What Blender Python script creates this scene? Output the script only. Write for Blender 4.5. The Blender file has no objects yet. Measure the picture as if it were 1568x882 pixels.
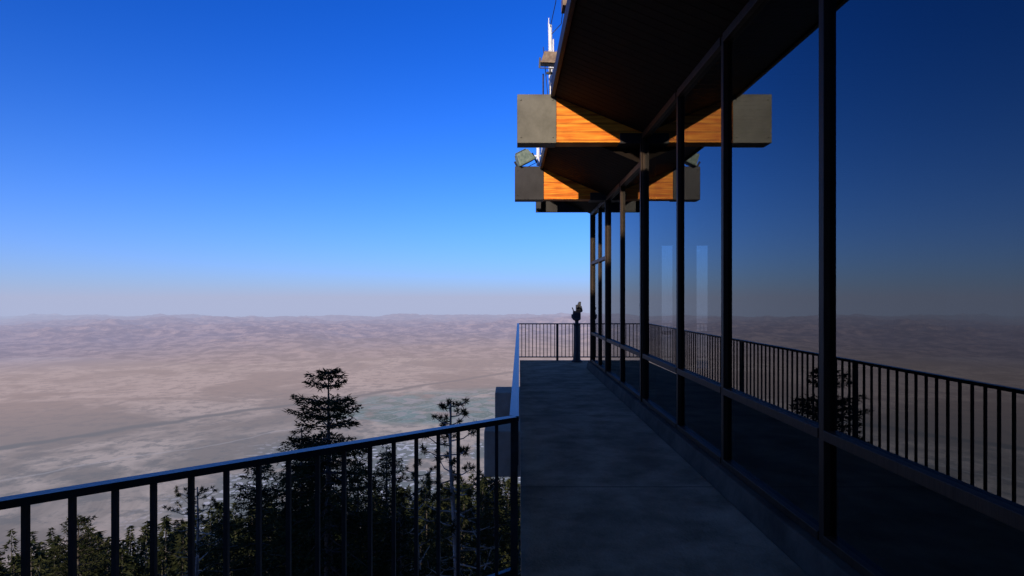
import bpy, bmesh, math, random
import numpy as np
from mathutils import Vector, Matrix, noise

random.seed(7); rng=np.random.default_rng(7)
scene=bpy.context.scene
scene.view_settings.view_transform='Standard'
scene.view_settings.look='None'
scene.view_settings.exposure=0
EL=math.radians(14); AZ=math.radians(24)   # sun behind the camera, a little to the left
EYE=1.7
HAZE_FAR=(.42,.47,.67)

# ------------------------------------------------------------------ materials
def newmat(name):
    m=bpy.data.materials.new(name); m.use_nodes=True
    nt=m.node_tree; b=nt.nodes['Principled BSDF']
    return m,nt,b
def surf(name,c1,c2,scale=6,rough=.7,bump=.0,metal=0,detail=6,stretch=(1,1,1),bscale=None,c3=None,spec=.5,lo=.35,hi=.68):
    m,nt,b=newmat(name)
    tc=nt.nodes.new('ShaderNodeTexCoord'); mp=nt.nodes.new('ShaderNodeMapping')
    mp.inputs['Scale'].default_value=stretch
    nt.links.new(tc.outputs['Object'],mp.inputs['Vector'])
    n=nt.nodes.new('ShaderNodeTexNoise'); n.inputs['Scale'].default_value=scale; n.inputs['Detail'].default_value=detail
    n.inputs['Roughness'].default_value=.62
    nt.links.new(mp.outputs[0],n.inputs['Vector'])
    r=nt.nodes.new('ShaderNodeValToRGB')
    r.color_ramp.elements[0].position=lo; r.color_ramp.elements[0].color=(*c1,1)
    r.color_ramp.elements[1].position=hi; r.color_ramp.elements[1].color=(*c2,1)
    if c3:
        e=r.color_ramp.elements.new((lo+hi)/2); e.color=(*c3,1)
    nt.links.new(n.outputs['Fac'],r.inputs['Fac'])
    nt.links.new(r.outputs['Color'],b.inputs['Base Color'])
    b.inputs['Roughness'].default_value=rough; b.inputs['Metallic'].default_value=metal
    b.inputs['Specular IOR Level'].default_value=spec
    if bump:
        n2=nt.nodes.new('ShaderNodeTexNoise'); n2.inputs['Scale'].default_value=bscale or scale*6; n2.inputs['Detail'].default_value=4
        nt.links.new(mp.outputs[0],n2.inputs['Vector'])
        bp=nt.nodes.new('ShaderNodeBump'); bp.inputs['Strength'].default_value=bump; bp.inputs['Distance'].default_value=.02
        nt.links.new(n2.outputs['Fac'],bp.inputs['Height']); nt.links.new(bp.outputs[0],b.inputs['Normal'])
    return m
M={}
M['conc']=surf('deck_concrete',(.22,.17,.11),(.40,.32,.215),2.4,.92,.4,bscale=45,c3=(.31,.245,.165),spec=.1)
M['blockc']=surf('support_concrete',(.24,.20,.15),(.38,.33,.26),2.5,.9,.3)
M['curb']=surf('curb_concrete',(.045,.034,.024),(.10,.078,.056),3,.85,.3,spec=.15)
M['rail']=surf('dark_painted_steel',(.012,.013,.015),(.03,.032,.036),9,.32,.08)
M['frame']=surf('dark_brown_steel',(.020,.011,.006),(.042,.024,.013),4,.5,.12,stretch=(6,6,.6),spec=.18)
M['cap']=surf('grey_metal_cap',(.095,.09,.07),(.17,.16,.13),2.2,.6,.15,spec=.3)
M['capd']=surf('dark_metal_cap',(.012,.010,.012),(.030,.028,.03),2.2,.55,.1,spec=.3)
M['white']=surf('white_painted_pole',(.6,.62,.64),(.8,.8,.8),8,.5)
M['lampbody']=surf('weathered_lamp_metal',(.07,.11,.08),(.20,.24,.18),14,.55,.2)
M['lampbrown']=surf('brown_lamp_metal',(.12,.07,.04),(.28,.2,.13),7,.55,.2)
M['bark']=surf('bark',(.035,.028,.022),(.11,.09,.075),7,.9,.6,stretch=(1,1,.25))
M['barkl']=surf('pale_bark',(.12,.10,.09),(.34,.30,.26),7,.9,.5,stretch=(1,1,.25))
M['inter']=surf('interior_dark',(.02,.018,.016),(.05,.045,.04),1.5,.8)
M['curtain']=surf('interior_screen',(.16,.17,.18),(.26,.27,.28),1.2,.9)
M['dark']=surf('rubber_black',(.01,.01,.011),(.025,.025,.028),8,.5)

def wood(name,ca,cb):
    m,nt,b=newmat(name)
    tc=nt.nodes.new('ShaderNodeTexCoord'); mp=nt.nodes.new('ShaderNodeMapping'); mp.inputs['Scale'].default_value=(1.0,1,13)
    nt.links.new(tc.outputs['Object'],mp.inputs['Vector'])
    n=nt.nodes.new('ShaderNodeTexNoise'); n.inputs['Scale'].default_value=1.8; n.inputs['Detail'].default_value=9; n.inputs['Distortion'].default_value=.6
    nt.links.new(mp.outputs[0],n.inputs['Vector'])
    r=nt.nodes.new('ShaderNodeValToRGB'); r.color_ramp.elements[0].position=.36; r.color_ramp.elements[0].color=(*ca,1)
    r.color_ramp.elements[1].position=.62; r.color_ramp.elements[1].color=(*cb,1)
    nt.links.new(n.outputs['Fac'],r.inputs['Fac'])
    w=nt.nodes.new('ShaderNodeTexWave'); w.bands_direction='Z'; w.inputs['Scale'].default_value=2.6; w.inputs['Distortion'].default_value=.5
    w.inputs['Detail'].default_value=2
    nt.links.new(tc.outputs['Object'],w.inputs['Vector'])
    r2=nt.nodes.new('ShaderNodeValToRGB'); r2.color_ramp.elements[0].position=.0; r2.color_ramp.elements[0].color=(.62,.56,.5,1)
    r2.color_ramp.elements[1].position=.2; r2.color_ramp.elements[1].color=(1,1,1,1)
    nt.links.new(w.outputs['Fac'],r2.inputs['Fac'])
    mx=nt.nodes.new('ShaderNodeMix'); mx.data_type='RGBA'; mx.blend_type='MULTIPLY'; mx.inputs['Factor'].default_value=.8
    nt.links.new(r.outputs['Color'],mx.inputs['A']); nt.links.new(r2.outputs['Color'],mx.inputs['B'])
    n3=nt.nodes.new('ShaderNodeTexNoise'); n3.inputs['Scale'].default_value=2.5; n3.inputs['Detail'].default_value=4
    nt.links.new(tc.outputs['Object'],n3.inputs['Vector'])
    r3=nt.nodes.new('ShaderNodeValToRGB'); r3.color_ramp.elements[0].position=.35; r3.color_ramp.elements[0].color=(.8,.66,.6,1); r3.color_ramp.elements[1].position=.6; r3.color_ramp.elements[1].color=(1,1,1,1)
    nt.links.new(n3.outputs['Fac'],r3.inputs['Fac'])
    mx3=nt.nodes.new('ShaderNodeMix'); mx3.data_type='RGBA'; mx3.blend_type='MULTIPLY'; mx3.inputs['Factor'].default_value=1
    nt.links.new(mx.outputs['Result'],mx3.inputs['A']); nt.links.new(r3.outputs['Color'],mx3.inputs['B'])
    nt.links.new(mx3.outputs['Result'],b.inputs['Base Color']); b.inputs['Roughness'].default_value=.6; b.inputs['Specular IOR Level'].default_value=.25
    bp=nt.nodes.new('ShaderNodeBump'); bp.inputs['Strength'].default_value=.25; bp.inputs['Distance'].default_value=.01
    nt.links.new(n.outputs['Fac'],bp.inputs['Height']); nt.links.new(bp.outputs[0],b.inputs['Normal'])
    return m
M['wood']=wood('glulam_wood',(.66,.15,.006),(.95,.36,.03))
def planks():
    m,nt,b=newmat('soffit_planks')
    tc=nt.nodes.new('ShaderNodeTexCoord')
    w=nt.nodes.new('ShaderNodeTexWave'); w.bands_direction='Y'; w.inputs['Scale'].default_value=2.2; w.wave_profile='SAW'
    nt.links.new(tc.outputs['Object'],w.inputs['Vector'])
    n=nt.nodes.new('ShaderNodeTexNoise'); n.inputs['Scale'].default_value=5; n.inputs['Detail'].default_value=6
    nt.links.new(tc.outputs['Object'],n.inputs['Vector'])
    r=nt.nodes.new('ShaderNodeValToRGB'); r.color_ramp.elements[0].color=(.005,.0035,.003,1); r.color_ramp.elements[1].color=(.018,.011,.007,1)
    nt.links.new(n.outputs['Fac'],r.inputs['Fac']); nt.links.new(r.outputs['Color'],b.inputs['Base Color'])
    r2=nt.nodes.new('ShaderNodeValToRGB'); r2.color_ramp.elements[0].position=0;r2.color_ramp.elements[1].position=.12
    nt.links.new(w.outputs['Fac'],r2.inputs['Fac'])
    bp=nt.nodes.new('ShaderNodeBump'); bp.inputs['Strength'].default_value=.6; bp.inputs['Distance'].default_value=.02
    nt.links.new(r2.outputs['Color'],bp.inputs['Height']); nt.links.new(bp.outputs[0],b.inputs['Normal'])
    b.inputs['Roughness'].default_value=.8; b.inputs['Specular IOR Level'].default_value=.12
    return m
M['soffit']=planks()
def glassmat():
    m=bpy.data.materials.new('window_glass'); m.use_nodes=True; nt=m.node_tree; nt.nodes.clear()
    o=nt.nodes.new('ShaderNodeOutputMaterial'); mx=nt.nodes.new('ShaderNodeMixShader')
    t=nt.nodes.new('ShaderNodeBsdfTransparent'); t.inputs['Color'].default_value=(.36,.40,.42,1)
    g=nt.nodes.new('ShaderNodeBsdfGlossy'); g.inputs['Roughness'].default_value=.0; g.inputs['Color'].default_value=(.82,.88,.92,1)
    f=nt.nodes.new('ShaderNodeFresnel'); f.inputs['IOR'].default_value=2.4
    nt.links.new(f.outputs[0],mx.inputs[0]); nt.links.new(t.outputs[0],mx.inputs[1]); nt.links.new(g.outputs[0],mx.inputs[2])
    nt.links.new(mx.outputs[0],o.inputs['Surface'])
    return m
M['glass']=glassmat()
def leafmat(name,a,b_):
    m,nt,b=newmat(name)
    g=nt.nodes.new('ShaderNodeNewGeometry')
    n=nt.nodes.new('ShaderNodeTexNoise'); n.inputs['Scale'].default_value=1.3; n.inputs['Detail'].default_value=2
    nt.links.new(g.outputs['Position'],n.inputs['Vector'])
    r=nt.nodes.new('ShaderNodeValToRGB'); r.color_ramp.elements[0].position=.35; r.color_ramp.elements[0].color=(*a,1)
    r.color_ramp.elements[1].position=.65; r.color_ramp.elements[1].color=(*b_,1)
    nt.links.new(n.outputs['Fac'],r.inputs['Fac']); nt.links.new(r.outputs['Color'],b.inputs['Base Color'])
    b.inputs['Roughness'].default_value=.85; b.inputs['Specular IOR Level'].default_value=.05
    return m
M['fir']=leafmat('fir_needles',(.012,.018,.007),(.042,.045,.018))
M['pine']=leafmat('pine_needles',(.018,.024,.010),(.06,.06,.025))

# ------------------------------------------------------------------ mesh builder
class MB:
    def __init__(s): s.v=[];s.f=[];s.m=[];s.mats=[]
    def mi(s,k):
        if k not in s.mats: s.mats.append(k)
        return s.mats.index(k)
    def add(s,vs,fs,k):
        o=len(s.v); s.v+= [tuple(v) for v in vs]; i=s.mi(k)
        for f in fs: s.f.append(tuple(a+o for a in f)); s.m.append(i)
    def box(s,x0,x1,y0,y1,z0,z1,k):
        s.hexa([(x0,y0,z0),(x1,y0,z0),(x1,y1,z0),(x0,y1,z0),(x0,y0,z1),(x1,y0,z1),(x1,y1,z1),(x0,y1,z1)],k)
    def hexa(s,v,k):
        s.add(v,[(0,3,2,1),(4,5,6,7),(0,1,5,4),(1,2,6,5),(2,3,7,6),(3,0,4,7)],k)
    def bar(s,p,q,w,h,k):
        p=Vector(p);q=Vector(q);d=(q-p).normalized()
        up=Vector((0,0,1)) if abs(d.z)<.95 else Vector((0,1,0))
        r=d.cross(up).normalized()*w/2; u=r.cross(d).normalized()*h/2
        s.hexa([p-r-u,p+r-u,q+r-u,q-r-u,p-r+u,p+r+u,q+r+u,q-r+u],k)
    def cyl(s,p,q,r0,r1,k,n=12,caps=True):
        p=Vector(p);q=Vector(q);d=(q-p).normalized()
        up=Vector((0,0,1)) if abs(d.z)<.95 else Vector((1,0,0))
        a=d.cross(up).normalized(); b=a.cross(d)
        vs=[];
        for c,r in((p,r0),(q,r1)):
            for i in range(n):
                t=2*math.pi*i/n; vs.append(c+a*math.cos(t)*r+b*math.sin(t)*r)
        fs=[(i,(i+1)%n,n+(i+1)%n,n+i) for i in range(n)]
        if caps: fs+= [tuple(range(n))[::-1],tuple(range(n,2*n))]
        s.add(vs,fs,k)
    def lathe(s,c,prof,k,n=16,axis=(0,0,1)):
        q=Vector((0,0,1)).rotation_difference(Vector(axis)); vs=[];fs=[]
        for (r,z) in prof:
            for i in range(n):
                t=2*math.pi*i/n; vs.append(Vector(c)+q@Vector((r*math.cos(t),r*math.sin(t),z)))
        for j in range(len(prof)-1):
            for i in range(n):
                fs.append((j*n+i,j*n+(i+1)%n,(j+1)*n+(i+1)%n,(j+1)*n+i))
        fs+=[tuple(range(n))[::-1],tuple(range((len(prof)-1)*n,len(prof)*n))]
        s.add(vs,fs,k)
    def obj(s,name,parent=None,bevel=0,smooth=False):
        me=bpy.data.meshes.new(name); me.from_pydata(s.v,[],s.f)
        for k in s.mats: me.materials.append(M[k])
        me.polygons.foreach_set('material_index',s.m)
        if smooth: me.polygons.foreach_set('use_smooth',[True]*len(s.f))
        me.update()
        o=bpy.data.objects.new(name,me); scene.collection.objects.link(o)
        if parent: o.parent=parent
        if bevel:
            b=o.modifiers.new('bevel','BEVEL'); b.width=bevel; b.segments=2; b.limit_method='ANGLE'
        return o
def empty(name):
    e=bpy.data.objects.new(name,None); scene.collection.objects.link(e); return e

# ------------------------------------------------------------------ deck
deck=empty('walkway')
me=bpy.data.meshes.new('slab'); bm=bmesh.new()
poly=[(.07,3.40),(-5.86,-1.2),(-5.86,-8),(6,-8),(6,15.5),(.28,15.5)]
vs=[bm.verts.new((x,y,0)) for x,y in poly]; f=bm.faces.new(vs)
if f.normal.z<0: f.normal_flip()
r=bmesh.ops.extrude_face_region(bm,geom=[f])
bmesh.ops.translate(bm,verts=[g for g in r['geom'] if isinstance(g,bmesh.types.BMVert)],vec=(0,0,-.28))
bmesh.ops.recalc_face_normals(bm,faces=bm.faces[:])
bm.to_mesh(me); bm.free(); me.materials.append(M['conc'])
o=bpy.data.objects.new('slab',me); scene.collection.objects.link(o); o.parent=deck
nt=M['conc'].node_tree; b=nt.nodes['Principled BSDF']; ramp=b.inputs['Base Color'].links[0].from_node
geo=nt.nodes.new('ShaderNodeTexCoord'); n=nt.nodes.new('ShaderNodeTexNoise'); n.inputs['Scale'].default_value=1.1; n.inputs['Detail'].default_value=9; n.inputs['Roughness'].default_value=.68; n.inputs['Distortion'].default_value=.5
nt.links.new(geo.outputs['Object'],n.inputs['Vector'])
rr=nt.nodes.new('ShaderNodeValToRGB'); rr.color_ramp.elements[0].position=.40; rr.color_ramp.elements[0].color=(.55,.55,.55,1); rr.color_ramp.elements[1].position=.60; rr.color_ramp.elements[1].color=(1,1,1,1)
nt.links.new(n.outputs['Fac'],rr.inputs['Fac'])
mx=nt.nodes.new('ShaderNodeMix'); mx.data_type='RGBA'; mx.blend_type='MULTIPLY'; mx.inputs['Factor'].default_value=.75
nt.links.new(ramp.outputs['Color'],mx.inputs['A']); nt.links.new(rr.outputs['Color'],mx.inputs['B'])
vo=nt.nodes.new('ShaderNodeTexVoronoi'); vo.inputs['Scale'].default_value=3.2; nt.links.new(geo.outputs['Object'],vo.inputs['Vector'])
vl=nt.nodes.new('ShaderNodeMath'); vl.operation='LESS_THAN'; vl.inputs[1].default_value=.045; nt.links.new(vo.outputs['Distance'],vl.inputs[0])
vm=nt.nodes.new('ShaderNodeMath'); vm.operation='MULTIPLY'; vm.inputs[1].default_value=.5; nt.links.new(vl.outputs[0],vm.inputs[0])
sep=nt.nodes.new('ShaderNodeSeparateXYZ'); nt.links.new(geo.outputs['Object'],sep.inputs[0])
ma=nt.nodes.new('ShaderNodeMath'); ma.operation='PINGPONG'; ma.inputs[1].default_value=1.54
ad=nt.nodes.new('ShaderNodeMath'); ad.operation='ADD'; ad.inputs[1].default_value=-5.15
nt.links.new(sep.outputs['Y'],ad.inputs[0]); nt.links.new(ad.outputs[0],ma.inputs[0])
lt=nt.nodes.new('ShaderNodeMath'); lt.operation='LESS_THAN'; lt.inputs[1].default_value=.008; nt.links.new(ma.outputs[0],lt.inputs[0])
mxx=nt.nodes.new('ShaderNodeMath'); mxx.operation='MAXIMUM'; nt.links.new(lt.outputs[0],mxx.inputs[0]); nt.links.new(vm.outputs[0],mxx.inputs[1])
m2=nt.nodes.new('ShaderNodeMix'); m2.data_type='RGBA'; m2.inputs['B'].default_value=(.08,.06,.045,1)
nt.links.new(mxx.outputs[0],m2.inputs['Factor']); nt.links.new(mx.outputs['Result'],m2.inputs['A'])
nt.links.new(m2.outputs['Result'],b.inputs['Base Color'])

mb=MB()
for y,l in((7.72,-.34),(10.75,-.27)):
    mb.box(l,.9,y,y+.75,-.72,-.10 if y<9 else -.09,'blockc')
mb.obj('concrete_support_beams',deck,bevel=.015)
mb=MB(); mb.hexa([(.6,4.5,-16),(6,4.5,-16),(6,15.2,-16),(.7,15.2,-16),(.6,4.5,-.285),(6,4.5,-.285),(6,15.2,-.285),(.7,15.2,-.285)],'blockc')
mb.box(-5,6,-8,1,-16,-.285,'blockc')
mb.obj('foundation_wall',deck)

# ------------------------------------------------------------------ railing
mb=MB()
def rail_run(a,b,spacing=.13,postw=.045,posts=()):
    a=Vector((*a,0));b=Vector((*b,0)); L=(b-a).length; d=(b-a)/L
    mb.bar(a+Vector((0,0,.985)),b+Vector((0,0,.985)),.055,.03,'rail')
    mb.bar(a+Vector((0,0,.095)),b+Vector((0,0,.095)),.03,.03,'rail')
    n=max(1,round(L/spacing))
    for i in range(1,n):
        p=a+d*L*i/n
        if any(abs(L*i/n-t)<.05 for t in posts): continue
        p+=d*random.uniform(-.003,.003)
        mb.bar(p+Vector((0,0,.10)),p+Vector((0,0,.972)),.019,.019,'rail')
    for t in posts:
        p=a+d*t
        mb.bar(p+Vector((0,0,-.16)),p+Vector((0,0,.972)),postw,postw,'rail')
C=(.028,3.38); Fc=(.235,15.42)
Lr=(C[0]-.98*6.05,C[1]-.76*6.05)
rail_run(C,Lr,.13,posts=(0,2.6,5.2,7.4),postw=.042)
rail_run(C,Fc,.13,posts=(3.0,6.0,9.0,12.02),postw=.042)
rail_run(Fc,(5.9,15.42),.098,posts=(1.05,3.0,4.4),postw=.06)
mb.box(C[0]-.05,C[0]+.045,C[1]-.05,C[1]+.02,-.2,-.06,'rail')
mb.obj('metal_railing')

# ------------------------------------------------------------------ building
B=empty('tramway_station_building')
XW=1.95
mull=[-6.0,-4.4,-1.1,.45,3.55,5.2,6.6,9.98,12.45]
bigc=[-2.75,2.0,8.37,11.44,13.55]
mb=MB()
for y in bigc:
    top=4.06 if y<8.6 else 3.70
    mb.box(XW-.02,XW+.17,y-.06,y+.06,.18,top,'frame')
    mb.box(XW-.045,XW-.022,y-.035,y+.035,.18,top,'frame')
for y in mull:
    top=4.06 if y<8.6 else 3.70
    mb.box(XW-.025,XW+.07,y-.03,y+.03,.18,top,'frame')
ys=sorted(bigc+mull)
for a,b in zip(ys[:-1],ys[1:]):
    wa=.062 if a in bigc else .032; wb=.062 if b in bigc else .032
    top=4.075 if b<8.6 else 3.70
    mb.box(XW-.03,XW+.06,a+wa,b-wb,.82,.885,'frame')
    mb.box(XW-.03,XW+.06,a+wa,b-wb,.185,.24,'frame')
    mb.box(XW-.035,XW+.06,a+wa,b-wb,top-.085,top-.005,'frame')
mb.box(XW-.03,XW+.06,12.485,13.485,2.46,2.53,'frame')
mb.box(XW-.03,XW+.06,11.505,12.415,2.46,2.53,'frame')
for x in (3.4,4.9,6.4,7.9,9.4):
    mb.box(x-.05,x+.05,13.5,13.62,.18,3.7,'frame')
mb.box(XW+.17,9.4,13.51,13.6,.82,.9,'frame')
mb.obj('window_frames',B,bevel=.004)
mb=MB()
for a,b in zip(ys[:-1],ys[1:]):
    top=4.0 if b<8.6 else 3.62
    for z0,z1 in((.24,.82),(.885,top)):
        t=random.uniform(-.0015,.0015)
        mb.add([(XW+.015+t,a,z0),(XW+.015-t,b,z0),(XW+.015-t,b,z1),(XW+.015+t,a,z1)],[(0,3,2,1)],'glass')
mb.add([(XW+.17,13.56,.2),(9.4,13.56,.2),(9.4,13.56,3.7),(XW+.17,13.56,3.7)],[(0,1,2,3)],'glass')
mb.obj('window_panes',B)
mb=MB()
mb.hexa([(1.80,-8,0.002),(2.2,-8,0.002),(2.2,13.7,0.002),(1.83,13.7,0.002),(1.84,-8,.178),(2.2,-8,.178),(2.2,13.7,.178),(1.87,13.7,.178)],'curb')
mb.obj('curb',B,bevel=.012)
def beam(y,z0,z1,x0,capx,capk,name):
    mb=MB(); mb.box(capx,XW+.0,y,y+.25,z0,z1,'wood'); mb.obj(name,B,bevel=.004)
    mb=MB(); mb.box(x0,capx+.004,y-.012,y+.262,z0-.012,z1+.012,capk)
    mb.obj(name+'_end_cap',B,bevel=.006)
    mb=MB()
    for px in (x0+.05,capx-.05):
        for pz in (z0+.07,z1-.07): mb.cyl((px,y-.012,pz),(px,y-.024,pz),.012,.010,capk,8)
    mb.obj(name+'_cap_bolts',B)
    mb=MB(); mb.box(XW-.34,XW-.02,y-.02,y+.27,z0-.02,z0+.13,'capd'); mb.obj(name+'_bracket',B,bevel=.004)
beam(8.37,3.955,4.64,.115,.68,'cap','roof_beam_a')
beam(11.44,3.65,4.29,.11,.68,'capd','roof_beam_b')
beam(4.02,3.955,4.64,-.22,.68,'cap','roof_beam_c')
beam(-.2,3.955,4.64,.0,.68,'cap','roof_beam_d')
beam(-4.5,3.955,4.64,.0,.68,'cap','roof_beam_e')
def roof(y0,y1,zo,zi,zt,name):
    mb=MB()
    prof=[(.66,zo),(XW+.03,zi),(9.6,zi+.02),(9.6,zt+.35),(XW+1,zt+.1),(.66,zt)]
    n=len(prof); vs=[(x,y0,z) for x,z in prof]+[(x,y1,z) for x,z in prof]
    fs=[(i,n+i,n+(i+1)%n,(i+1)%n) for i in range(n)]+[tuple(range(n)),tuple(range(n,2*n))[::-1]]
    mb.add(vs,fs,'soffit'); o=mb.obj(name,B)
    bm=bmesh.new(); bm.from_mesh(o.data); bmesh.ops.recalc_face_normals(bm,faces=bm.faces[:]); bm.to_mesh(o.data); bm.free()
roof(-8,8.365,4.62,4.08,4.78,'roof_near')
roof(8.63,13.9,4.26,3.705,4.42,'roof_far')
mb=MB()
mb.box(.60,.655,-8,8.355,4.60,4.80,'capd'); mb.box(.61,.655,8.64,13.9,4.24,4.44,'capd')
mb.box(.64,2.6,13.91,14.0,3.76,4.12,'capd'); mb.box(.64,.75,13.6,13.905,3.8,4.2,'capd')
mb.obj('fascia',B,bevel=.006)
mb=MB()
mb.box(2.2,9.6,-8,13.5,.01,.06,'inter')
mb.box(9.4,9.55,-8,13.5,.06,4.0,'inter')
for i in range(6): mb.box(9.2,9.35,-6+i*3.3,-4.4+i*3.3,.9,3.1,'curtain')
mb.box(5.2,9.4,13.2,13.4,.06,3.7,'inter'); mb.box(2.3,5.2,13.2,13.4,2.9,3.7,'inter')
mb.box(2.3,3.5,13.2,13.4,.06,2.895,'inter')
mb.box(3.8,4.3,13.2,13.4,.06,2.895,'inter'); mb.box(4.62,5.195,13.2,13.4,.06,2.895,'inter')
for y in (0,4,8.37): mb.box(5.6,5.85,y,y+.25,.06,4.05,'inter')
mb.obj('interior',B)
mb=MB()
mb.box(-26,9.6,-9.0,-8.05,-16,7.7,'blockc'); mb.box(-26,9.6,-16,-9.01,-16,7.5,'blockc')  # unseen mass behind the camera, added and sized to shade walkway and trees
for i in range(9):
    mb.box(-24+i*3.2,-22+i*3.2,-8.045,-8.0,.9,3.2,'frame')
mb.obj('rear_shade_block',B)

# ------------------------------------------------------------------ roof furniture
def floodlight(name,c,rot,sc,k):
    e=empty(name); e.location=c; e.rotation_euler=rot; e.scale=sc
    mb=MB()
    mb.hexa([(-.2,-.16,-.12),(.2,-.16,-.12),(.2,.16,-.12),(-.2,.16,-.12),(-.15,-.1,.08),(.15,-.1,.08),(.15,.1,.08),(-.15,.1,.08)],k)
    mb.box(-.22,.22,-.18,.18,-.15,-.118,k)
    for i in range(6): mb.box(-.125+i*.046,-.113+i*.046,-.09,.09,.08,.11,k)
    mb.obj('housing',e,bevel=.01)
    mb=MB(); mb.box(-.18,.18,-.14,.14,-.158,-.152,'dark'); mb.obj('lens',e)
    mb=MB(); mb.bar((-.235,0,-.02),(-.235,0,-.22),.04,.012,'dark'); mb.bar((.235,0,-.02),(.235,0,-.22),.04,.012,'dark'); mb.bar((-.235,0,-.22),(.235,0,-.22),.04,.012,'dark')
    mb.cyl((0,0,-.22),(0,0,-.3),.02,.02,'dark'); mb.obj('bracket',e)
floodlight('floodlight',(.27,11.5,4.52),(math.radians(4),math.radians(-28),math.radians(10)),(.86,.9,1.05),'lampbody')
floodlight('floodlight',(.60,8.3,5.17),(math.radians(8),math.radians(4),math.radians(-4)),(.66,.66,.72),'lampbrown')
mb=MB()
mb.cyl((.64,8.75,4.55),(.62,8.75,5.84),.034,.03,'white')
mb.cyl((.60,8.75,5.84),(.60,8.75,5.95),.012,.006,'white')
mb.cyl((.665,8.7,4.7),(.665,8.7,5.6),.012,.012,'white')
mb.bar((.56,8.72,5.1),(.66,8.72,5.1),.03,.03,'dark')
mb.obj('antenna_pole')
mb=MB()
mb.cyl((.59,11.8,4.4),(.59,11.8,5.0),.035,.035,'white'); mb.cyl((.66,11.9,4.4),(.66,11.9,5.1),.02,.02,'white')
mb.bar((.5,11.8,4.6),(.75,11.8,4.6),.03,.03,'white')
mb.obj('vent_pipe')
mb=MB(); pts=[]
for i in range(13):
    t=i/12; pts.append(Vector((.66+.03*math.sin(t*3),8.2-2.3*t,4.86+ .35*math.sin(t*math.pi*.55))))
for a,b in zip(pts[:-1],pts[1:]): mb.cyl(a,b,.018,.018,'white',8)
for i in (0,4,8,12): mb.cyl((.64,pts[i].y,4.7),pts[i],.012,.012,'dark',8)
mb.box(.60,.72,6.45,6.65,4.98,5.12,'lampbrown')
mb.obj('roof_edge_conduit')
mb=MB()
mb.cyl((.57,8.5,4.66),(.50,8.5,5.4),.006,.006,'dark',6); mb.cyl((.50,8.5,4.66),(.50,8.5,5.0),.012,.012,'dark',6)
mb.cyl((.66,8.2,5.9),(.62,5.0,5.9),.006,.006,'dark',6); mb.cyl((.74,8.2,5.6),(.66,5.0,5.8),.006,.006,'dark',6)
mb.cyl((.64,8.75,5.7),(.74,8.2,5.6),.006,.006,'dark',6); mb.cyl((.62,8.75,5.8),(.66,8.2,5.9),.006,.006,'dark',6)
mb.obj('electrical_cable')

# ------------------------------------------------------------------ coin binoculars
V=empty('coin_operated_binoculars'); V.location=(1.77,15.1,0)
mb=MB()
mb.lathe((0,0,0),[(.15,0.0),(.15,.03),(.10,.06),(.095,.12),(.085,.3),(.08,.95),(.095,.99),(.095,1.02)],'dark',20)
mb.obj('pedestal',V,smooth=False)
mb=MB()
mb.lathe((0,0,1.02),[(.05,0),(.05,.06),(.10,.08),(.10,.12),(.06,.14)],'dark',16)
mb.hexa([(-.12,-.07,1.12),(.10,-.07,1.12),(.10,.09,1.12),(-.12,.09,1.12),(-.10,-.06,1.34),(.10,-.06,1.34),(.09,.08,1.34),(-.09,.08,1.34)],'dark')
mb.box(-.14,-.1,-.03,.05,1.15,1.25,'dark')
mb.obj('coin_box',V,bevel=.015)
mb=MB()
ax=Vector((.12,.80,-.25)).normalized()
for dx in(.0,.085):
    c=Vector((dx,-.14,1.44)); mb.cyl(c,c+ax*.34,.033,.048,'dark',16); mb.cyl(c-ax*.05,c,.03,.03,'dark',12)
mb.box(-.02,.10,-.06,.08,1.345,1.5,'dark')
mb.hexa([(.0,-.06,1.45),(.1,-.06,1.45),(.1,.06,1.45),(.0,.06,1.45),(.05,-.04,1.58),(.11,-.04,1.58),(.11,.04,1.58),(.05,.04,1.58)],'dark')
mb.cyl((-.08,0,1.33),(-.12,0,1.43),.015,.015,'dark')
mb.obj('binocular_head',V,bevel=.008)

# ------------------------------------------------------------------ trees
def tree_mesh(name,tris,leafk,trunk,barkk):
    n=len(tris); me=bpy.data.meshes.new(name)
    tv=np.array(trunk.v,dtype=float).reshape(-1,3); nv=len(tv)
    verts=np.concatenate([tv,tris.reshape(-1,3)]).astype(np.float32)
    loops=[];starts=[];mi=[]
    for f in trunk.f:
        starts.append(len(loops)); loops+=list(f); mi.append(1)
    base=len(loops)
    loops=np.concatenate([np.array(loops,dtype=np.int32),np.arange(nv,nv+3*n,dtype=np.int32)])
    starts=np.concatenate([np.array(starts,dtype=np.int32),base+3*np.arange(n,dtype=np.int32)])
    mi=np.concatenate([np.array(mi,dtype=np.int32),np.zeros(n,dtype=np.int32)])
    me.vertices.add(len(verts)); me.vertices.foreach_set('co',verts.ravel())
    me.loops.add(len(loops)); me.loops.foreach_set('vertex_index',loops)
    me.polygons.add(len(starts)); me.polygons.foreach_set('loop_start',starts)
    me.polygons.foreach_set('material_index',mi)
    me.materials.append(M[leafk]); me.materials.append(M[barkk])
    me.update(calc_edges=True); me.validate()
    return me
def spikes(cent,dirs,L,W):
    n=len(cent); dirs=dirs/np.linalg.norm(dirs,axis=1,keepdims=True)
    s=np.cross(dirs,rng.normal(size=(n,3))); s/=np.linalg.norm(s,axis=1,keepdims=True)
    W=np.asarray(W).reshape(-1,1); L=np.asarray(L).reshape(-1,1)
    return np.stack([cent-s*W/2,cent+s*W/2,cent+dirs*L],axis=1)
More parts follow.
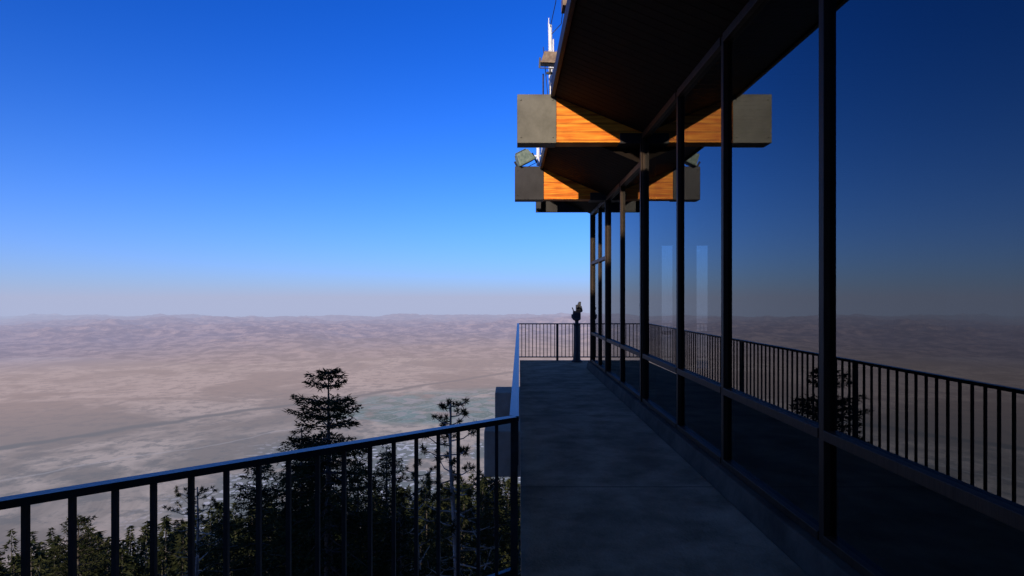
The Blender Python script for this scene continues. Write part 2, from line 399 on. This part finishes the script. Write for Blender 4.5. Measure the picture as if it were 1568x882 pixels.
def fir(name,h,R,seed,dens=1.0,power=.75,lowfree=.08):
    r=random.Random(seed); T=MB(); tr=[]
    T.cyl((0,0,0),(0,0,h*.6),.26*h/15,.13*h/15,'bark',9,False); T.cyl((0,0,h*.6),(0,0,h*.985),.13*h/15,.015,'bark',7,False)
    z=h*lowfree
    while z<h-.1:
        t=1-(z/h); Lmax=R*(t**power)+.12
        nb=r.choice((5,6,7)) if t>.1 else 5
        a0=r.uniform(0,6.28); gap=r.random()<.18
        for i in range(nb):
            if gap and r.random()<.6: continue
            a=a0+6.283*i/nb+r.uniform(-.4,.4); L=Lmax*r.uniform(.5,1.15)
            if r.random()<.12: L*=.5
            up=.35 if t<.12 else r.uniform(-.12,.16); droop=r.uniform(.05,.16)*(L**1.3)
            d=np.array([math.cos(a),math.sin(a),0]); side=np.array([-d[1],d[0],0])
            ns=max(3,int(L/.09)); ss=np.linspace(.12,1,ns)
            P=np.stack([d*(L*s) + np.array([0,0,z+up*L*s-droop*s*s+ .10*L*max(0,s-.7)]) for s in ss])
            T.cyl((0,0,z),P[-1],.02+.008*L,.004,'bark',4,False)
            for p,s in zip(P,ss):
                wdt=(.10+.42*min(1,(1-s)*1.6+.12)*min(L,1.6)/1.6)
                k=int(9*dens)
                sg=rng.choice([-1,1],size=(k,1))
                off=rng.random((k,1))*wdt
                cen=p+side*off*sg+d*off*.55+rng.normal(scale=.03,size=(k,3))+np.array([0,0,-.10])*off
                dr=side*sg*.7+d*.7+rng.normal(scale=.45,size=(k,3))
                tr.append(spikes(cen,dr,rng.uniform(.08,.19,k),rng.uniform(.03,.055,k)))
        z+=r.uniform(.22,.44)*(.55+.45*min(1,t*4))
    return tree_mesh(name,np.concatenate(tr),'fir',T,'bark')
def pine(name,h,R,seed,start=.25,nb=60,tufts=1.0):
    r=random.Random(seed); T=MB(); tr=[]
    pts=[Vector((0,0,0))]; 
    for i in range(1,11): pts.append(Vector((.10*math.sin(i*.9+seed),.08*math.cos(i*1.3),h*i/10)))
    rad=[.2*(1-i/10.6)+.01 for i in range(11)]
    for i in range(10): T.cyl(pts[i],pts[i+1],rad[i],rad[i+1],'barkl',9,False)
    def at(z):
        u=min(9.999,max(0,z/h*10)); i=int(u); return pts[i].lerp(pts[i+1],u-i)
    for i in range(nb):
        u=start+(1-start)*((i+r.random())/nb); z=u*h
        t=1-u; L=(R*(min(1,t*3.5+.22))**.8)*r.uniform(.4,1.15)
        a=i*2.4+r.uniform(-.5,.5); d=Vector((math.cos(a),math.sin(a),r.uniform(-.05,.4))).normalized()
        b=at(z); m_=b+d*L*.55+Vector((0,0,-.04*L)); e=b+d*L+Vector((0,0,.14*L))
        T.cyl(b,m_,.012+.012*L,.014,'barkl',5,False); T.cyl(m_,e,.014,.007,'barkl',4,False)
        ends=[e]
        for k in range(int(1.5+L*2.4)):
            s=r.uniform(.45,.98); p=b.lerp(m_,s/.55) if s<.55 else m_.lerp(e,(s-.55)/.45)
            q=p+Vector((r.uniform(-1,1),r.uniform(-1,1),r.uniform(-.1,.8))).normalized()*r.uniform(.15,.38)*min(1,L)
            T.cyl(p,q,.008,.005,'barkl',3,False); ends.append(q)
        for q in ends:
            k=int(r.uniform(34,60)*tufts); dr=rng.normal(size=(k,3)); dr[:,2]+=.35
            drn=dr/np.linalg.norm(dr,axis=1,keepdims=True)
            cen=np.array(q)+drn*rng.uniform(0,.05,(k,1))
            tr.append(spikes(cen,dr,rng.uniform(.06,.13,k),rng.uniform(.014,.028,k)))
    return tree_mesh(name,np.concatenate(tr),'pine',T,'barkl')
firA=fir('fir_mesh_a',15,3.9,1,1.45,.62); firB=fir('fir_mesh_b',13,2.6,2,1.2); firC=fir('fir_mesh_c',14,3.4,5,1.3,.7)
pinA=pine('pine_mesh_a',14,1.2,3,start=.3,nb=95); pinB=pine('pine_mesh_b',13,1.7,9,start=.3,nb=80,tufts=1.1)
def place(me,name,px,py,Y,h,rot,sc=1.0,hs=1.0):
    X=(px-780)/880*Y; zt=EYE-(py-455)/880*Y
    o=bpy.data.objects.new(name,me); scene.collection.objects.link(o)
    o.scale=(sc*hs,sc*hs,sc); o.location=(X,Y,zt-h*sc); o.rotation_euler=(0,0,rot); return o
place(firA,'fir_tree',503,562,16.5,15,.3)
place(pinA,'pine_tree',696,618,14,14,1.0)
place(firB,'fir_tree',592,676,24,13,2.1)
place(pinB,'pine_tree',640,715,20,13,.4)
place(firC,'fir_tree',757,728,22,14,4.4)
place(firC,'fir_tree',548,700,19,14,1.2)
place(firB,'fir_tree',462,645,17,13,.9)
place(firA,'fir_tree',478,670,21,15,3.9)
place(pinB,'pine_tree',732,780,15,13,2.4)
place(firC,'fir_tree',668,790,25,14,2.9,.9)
place(firB,'fir_tree',612,770,17,13,5.0)
place(firB,'fir_tree',700,810,19,13,3.0)
place(firA,'fir_tree',400,710,22,15,.1)
place(pinB,'pine_tree',300,745,22,13,3.3)
place(firC,'fir_tree',345,790,19,14,5.1)
place(firA,'fir_tree',120,790,24,15,5.5)

# ------------------------------------------------------------------ terrain
RP=[0,14,25,60,120,200,4200,9000,400000]; ZP=[-12,-13.5,-17,-29,-46,-92,-2400,-2400,-2400]
def zter(x,y):
    r=math.hypot(x,y); z=float(np.interp(r,RP,ZP))
    if 20<r<5200:
        a=min(1,(r-20)/60)*min(1,(5200-r)/1000)
        z+=a*(2.0*noise.noise(Vector((x/22,y/22,0)))*min(1,r/60) + r*.035*noise.noise(Vector((x/(r*.5+30),y/(r*.5+30),3.1))))
    return z
ang=np.concatenate([np.linspace(-60,60,260),np.linspace(62,298,90)])
rad=np.concatenate([[3,8],np.geomspace(12,200,70),np.geomspace(215,9000,60),np.geomspace(9600,350000,40)])
vs=[];fs=[]; na=len(ang)
for r_ in rad:
    for a in ang:
        x=r_*math.sin(math.radians(a)); y=r_*math.cos(math.radians(a)); vs.append((x,y,zter(x,y)))
for j in range(len(rad)-1):
    for i in range(na):
        k=(i+1)%na; fs.append((j*na+i,(j+1)*na+i,(j+1)*na+k,j*na+k)[::-1])
c=len(vs); vs.append((0,0,-12)); 
for i in range(na): fs.append((c,(i+1)%na,i)[::-1])
me=bpy.data.meshes.new('ground'); me.from_pydata(vs,[],fs); me.polygons.foreach_set('use_smooth',[True]*len(fs)); me.update()
bm=bmesh.new(); bm.from_mesh(me); bmesh.ops.recalc_face_normals(bm,faces=bm.faces[:])
bm.to_mesh(me); bm.free()
ground=bpy.data.objects.new('ground',me); scene.collection.objects.link(ground)

class NG:
    def __init__(s,nt): s.nt=nt
    def n(s,t,**kw):
        nd=s.nt.nodes.new(t)
        for k,v in kw.items(): setattr(nd,k,v)
        return nd
    def inp(s,sock,v):
        if v is None: return
        if isinstance(v,bpy.types.NodeSocket): s.nt.links.new(v,sock)
        else: sock.default_value=v
    def m(s,op,a,b=None,c=None,clamp=False):
        nd=s.n('ShaderNodeMath',operation=op,use_clamp=clamp)
        for i,v in enumerate((a,b,c)):
            if v is not None: s.inp(nd.inputs[i],v)
        return nd.outputs[0]
    def mix(s,f,a,b,bt='MIX'):
        nd=s.n('ShaderNodeMix',data_type='RGBA',blend_type=bt); s.inp(nd.inputs['Factor'],f)
        s.inp(nd.inputs['A'],a if not isinstance(a,tuple) else (*a,1)); s.inp(nd.inputs['B'],b if not isinstance(b,tuple) else (*b,1))
        return nd.outputs['Result']
    def smooth(s,v,a,b):
        nd=s.n('ShaderNodeMapRange',interpolation_type='SMOOTHSTEP'); s.inp(nd.inputs['Value'],v); s.inp(nd.inputs['From Min'],a); s.inp(nd.inputs['From Max'],b); return nd.outputs[0]
    def noise(s,vec,sc,det=5,ro=.55,dist=0):
        nd=s.n('ShaderNodeTexNoise'); s.inp(nd.inputs['Vector'],vec); nd.inputs['Scale'].default_value=sc; nd.inputs['Detail'].default_value=det; nd.inputs['Roughness'].default_value=ro; nd.inputs['Distortion'].default_value=dist; return nd.outputs['Fac']
def landmat(name,mount=False):
    m=bpy.data.materials.new(name); m.use_nodes=True; nt=m.node_tree; nt.nodes.clear(); g=NG(nt)
    out=g.n('ShaderNodeOutputMaterial'); geo=g.n('ShaderNodeNewGeometry')
    km=g.n('ShaderNodeVectorMath',operation='SCALE'); g.inp(km.inputs[0],geo.outputs['Position']); km.inputs['Scale'].default_value=.001
    P=km.outputs[0]; sep=g.n('ShaderNodeSeparateXYZ'); g.inp(sep.inputs[0],P); X,Y,Z=sep.outputs
    ln=g.n('ShaderNodeVectorMath',operation='LENGTH'); g.inp(ln.inputs[0],P); D=ln.outputs['Value']
    if mount:
        nz=g.noise(P,1.3,6,.7); col=g.mix(g.smooth(nz,.40,.60),(.12,.07,.06),(.60,.42,.32))
    else:
        nz=g.noise(P,.35,6,.6,.6); nf=g.noise(P,3.0,5,.72)
        col=g.mix(g.smooth(nz,.42,.58),(.32,.20,.12),(.88,.64,.42))
        col=g.mix(g.m('MULTIPLY',g.smooth(nf,.46,.62),.75),col,(.16,.11,.08))
        fw=g.n('ShaderNodeMapping'); fw.inputs['Scale'].default_value=(2.2,.25,1); g.inp(fw.inputs['Vector'],P)
        fn_=g.noise(fw.outputs[0],1.0,6,.7,.8)
        col=g.mix(g.m('MULTIPLY',g.m('MULTIPLY',g.smooth(Y,17,21),g.smooth(fn_,.48,.6)),.7),col,(.13,.09,.08))
        rt=g.n('ShaderNodeVectorRotate'); g.inp(rt.inputs['Vector'],P); rt.inputs['Angle'].default_value=math.radians(27); R=rt.outputs[0]
        v=g.n('ShaderNodeTexVoronoi',distance='CHEBYCHEV'); g.inp(v.inputs['Vector'],R); v.inputs['Scale'].default_value=3.6; v.inputs['Randomness'].default_value=.7
        vc=g.n('ShaderNodeSeparateColor'); g.inp(vc.inputs[0],v.outputs['Color'])
        field=g.mix(g.smooth(vc.outputs[0],.52,.60),(.005,.13,.07),(.34,.36,.30))
        field=g.mix(g.smooth(vc.outputs[1],.70,.75),field,(.06,.26,.20))
        fn=g.noise(P,12,3,.7); field=g.mix(g.m('MULTIPLY',g.smooth(fn,.5,.62),.45),field,(.6,.58,.5))
        wx=g.m('ADD',X,g.m('MULTIPLY',g.noise(P,.5,3),1.2))
        tm=g.m('MULTIPLY',g.m('MULTIPLY',g.smooth(wx,-3.4,-2.4),g.smooth(wx,2.6,1.2)),g.m('MULTIPLY',g.smooth(Y,10.6,11.2),g.smooth(g.m('SUBTRACT',Y,g.m('MULTIPLY',X,.35)),15.8,14.8)))
        tm2=g.m('MULTIPLY',tm,g.smooth(g.noise(P,.8,4),.38,.46))
        br=g.n('ShaderNodeTexBrick'); br.offset=0; g.inp(br.inputs['Vector'],R); br.inputs['Scale'].default_value=1; br.inputs['Brick Width'].default_value=.8; br.inputs['Row Height'].default_value=1.1; br.inputs['Mortar Size'].default_value=.014; br.inputs['Mortar Smooth'].default_value=0.3
        col=g.mix(tm2,col,field)
        col=g.mix(g.m('MULTIPLY',g.m('MULTIPLY',tm2,br.outputs['Fac']),.6),col,(.75,.68,.55))
        v2=g.n('ShaderNodeTexVoronoi'); g.inp(v2.inputs['Vector'],R); v2.inputs['Scale'].default_value=16
        tn=g.m('MULTIPLY',g.smooth(Y,10.0,9.2),g.m('MULTIPLY',g.smooth(g.noise(P,.8,3),.42,.5),g.smooth(X,-4.5,-3)))
        v2c=g.n('ShaderNodeSeparateColor'); g.inp(v2c.inputs[0],v2.outputs['Color'])
        roofs=g.mix(g.m('GREATER_THAN',v2c.outputs[0],.82),(.12,.14,.12),(.95,.93,.9))
        col=g.mix(g.m('MULTIPLY',tn,.9),col,roofs)
        d=g.m('SUBTRACT',g.m('ADD',g.m('SUBTRACT',Y,g.m('MULTIPLY',X,1.13)),g.m('MULTIPLY',g.noise(P,.6,5),1.6)),19.1)
        ad=g.m('ABSOLUTE',d)
        col=g.mix(g.m('MULTIPLY',g.smooth(ad,.38,.08),.95),col,(.03,.04,.04))
        d2=g.m('ABSOLUTE',g.m('ADD',d,3.4)); col=g.mix(g.m('MULTIPLY',g.smooth(d2,.07,.02),.35),col,(.9,.8,.65))
        nn=g.n('ShaderNodeTexNoise'); g.inp(nn.inputs['Vector'],geo.outputs['Position']); nn.inputs['Scale'].default_value=.25; nn.inputs['Detail'].default_value=5
        near=g.mix(g.smooth(nn.outputs['Fac'],.4,.6),(.02,.022,.014),(.07,.055,.04))
        col=g.mix(g.smooth(D,3.4,4.6),near,col)
    dif=g.n('ShaderNodeBsdfDiffuse'); g.inp(dif.inputs['Color'],col)
    # aerial haze painted in as emission, growing with distance from the origin
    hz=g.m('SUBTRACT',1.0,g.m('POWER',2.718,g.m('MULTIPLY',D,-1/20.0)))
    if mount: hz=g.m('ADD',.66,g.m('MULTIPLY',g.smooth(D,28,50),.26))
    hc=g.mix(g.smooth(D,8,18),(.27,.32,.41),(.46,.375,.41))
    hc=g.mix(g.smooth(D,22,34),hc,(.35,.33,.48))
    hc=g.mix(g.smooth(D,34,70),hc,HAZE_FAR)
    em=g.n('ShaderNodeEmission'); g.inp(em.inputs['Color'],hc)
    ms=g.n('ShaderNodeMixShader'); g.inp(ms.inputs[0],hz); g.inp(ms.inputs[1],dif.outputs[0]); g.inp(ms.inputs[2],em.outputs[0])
    g.inp(out.inputs['Surface'],ms.outputs[0])
    return m
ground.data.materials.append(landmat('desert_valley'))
nx,ny=620,210; vs=[];fs=[]
for j in range(ny):
    y=20000+38000*j/(ny-1)
    for i in range(nx):
        x=-48000+96000*i/(nx-1)
        v=noise.ridged_multi_fractal(Vector((x/4600,y/4200,1.7)),.85,2.15,7,1.0,2.0)
        env=min(1,max(0,(y-21500-2500*noise.noise(Vector((x/7000,0,5))))/16000))**.9*min(1,(58000-y)/9000)
        big=.75+.4*noise.noise(Vector((x/15000,y/12000,9)))
        h=env*big*(430+470*v)
        vs.append((x,y,-2425+h))
for j in range(ny-1):
    for i in range(nx-1): a=j*nx+i; fs.append((a,a+1,a+nx+1,a+nx))
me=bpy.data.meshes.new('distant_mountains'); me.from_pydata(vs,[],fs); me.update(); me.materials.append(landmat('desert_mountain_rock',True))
mo=bpy.data.objects.new('distant_mountains',me); scene.collection.objects.link(mo)

# hillside forest - one object
tr=[]; T=MB(); 
for i in range(480):
    Y=random.uniform(48,135); X=random.uniform(-1.05,.1)*Y
    z=zter(X,Y); h=random.uniform(6,12); R=h*random.uniform(.15,.22)
    T.cyl((X,Y,z-.5),(X,Y,z+h*.9),.16,.03,'bark',5,False)
    k=300; u=rng.random(k)**.8; a=rng.random(k)*6.283; rr_=R*(1-u)*rng.uniform(.4,1.1,k)
    cen=np.stack([X+np.cos(a)*rr_,Y+np.sin(a)*rr_,z+h*(.08+.92*u)],1)
    dr=np.stack([np.cos(a),np.sin(a),rng.normal(-.2,.3,k)],1)
    tr.append(spikes(cen,dr,rng.uniform(.4,.9,k),rng.uniform(.15,.35,k)))
me=tree_mesh('distant_forest',np.concatenate(tr),'fir',T,'bark')
o=bpy.data.objects.new('distant_forest',me); scene.collection.objects.link(o)

# ------------------------------------------------------------------ sky + sun
w=bpy.data.worlds.new('World'); scene.world=w; w.use_nodes=True; nt=w.node_tree; g=NG(nt)
bg=nt.nodes['Background']
sky=g.n('ShaderNodeTexSky',sky_type='NISHITA'); sky.sun_disc=False; sky.sun_elevation=EL; sky.sun_rotation=math.radians(204)
sky.altitude=2600; sky.air_density=1.0; sky.dust_density=.5; sky.ozone_density=3.0
tc=g.n('ShaderNodeTexCoord'); sp=g.n('ShaderNodeSeparateXYZ'); g.inp(sp.inputs[0],tc.outputs['Generated'])
zz=g.m('MAXIMUM',sp.outputs[2],.012); cb=g.n('ShaderNodeCombineXYZ'); g.inp(cb.inputs[0],sp.outputs[0]); g.inp(cb.inputs[1],sp.outputs[1]); g.inp(cb.inputs[2],zz)
g.inp(sky.inputs['Vector'],cb.outputs[0])
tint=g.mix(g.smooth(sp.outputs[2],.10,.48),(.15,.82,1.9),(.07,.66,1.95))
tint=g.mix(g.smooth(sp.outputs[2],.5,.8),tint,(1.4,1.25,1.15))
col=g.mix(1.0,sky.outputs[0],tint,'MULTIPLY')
# low haze layer over the desert (values divided by the background strength)
S=.115
hzw=g.m('POWER',2.718,g.m('MULTIPLY',g.m('MAXIMUM',sp.outputs[2],0.0),-11.0))
col=g.mix(g.m('MULTIPLY',hzw,1.0,clamp=True),col,tuple(c/S for c in HAZE_FAR))
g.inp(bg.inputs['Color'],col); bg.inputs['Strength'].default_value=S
L=bpy.data.lights.new('sun','SUN'); L.energy=5.0; L.angle=math.radians(.53); L.color=(1,.84,.64)
so=bpy.data.objects.new('sun',L); scene.collection.objects.link(so)
d=Vector((-math.sin(AZ)*math.cos(EL),-math.cos(AZ)*math.cos(EL),math.sin(EL)))
so.rotation_euler=d.to_track_quat('Z','Y').to_euler(); so.location=d*50

cam=bpy.data.cameras.new('camera'); co=bpy.data.objects.new('camera',cam); scene.collection.objects.link(co)
co.location=(0,0,EYE); co.rotation_euler=(math.radians(90),0,0)
cam.sensor_width=36; cam.lens=880/1568*36; cam.shift_x=4/1568; cam.shift_y=14/1568
cam.clip_start=.05; cam.clip_end=600000
scene.camera=co
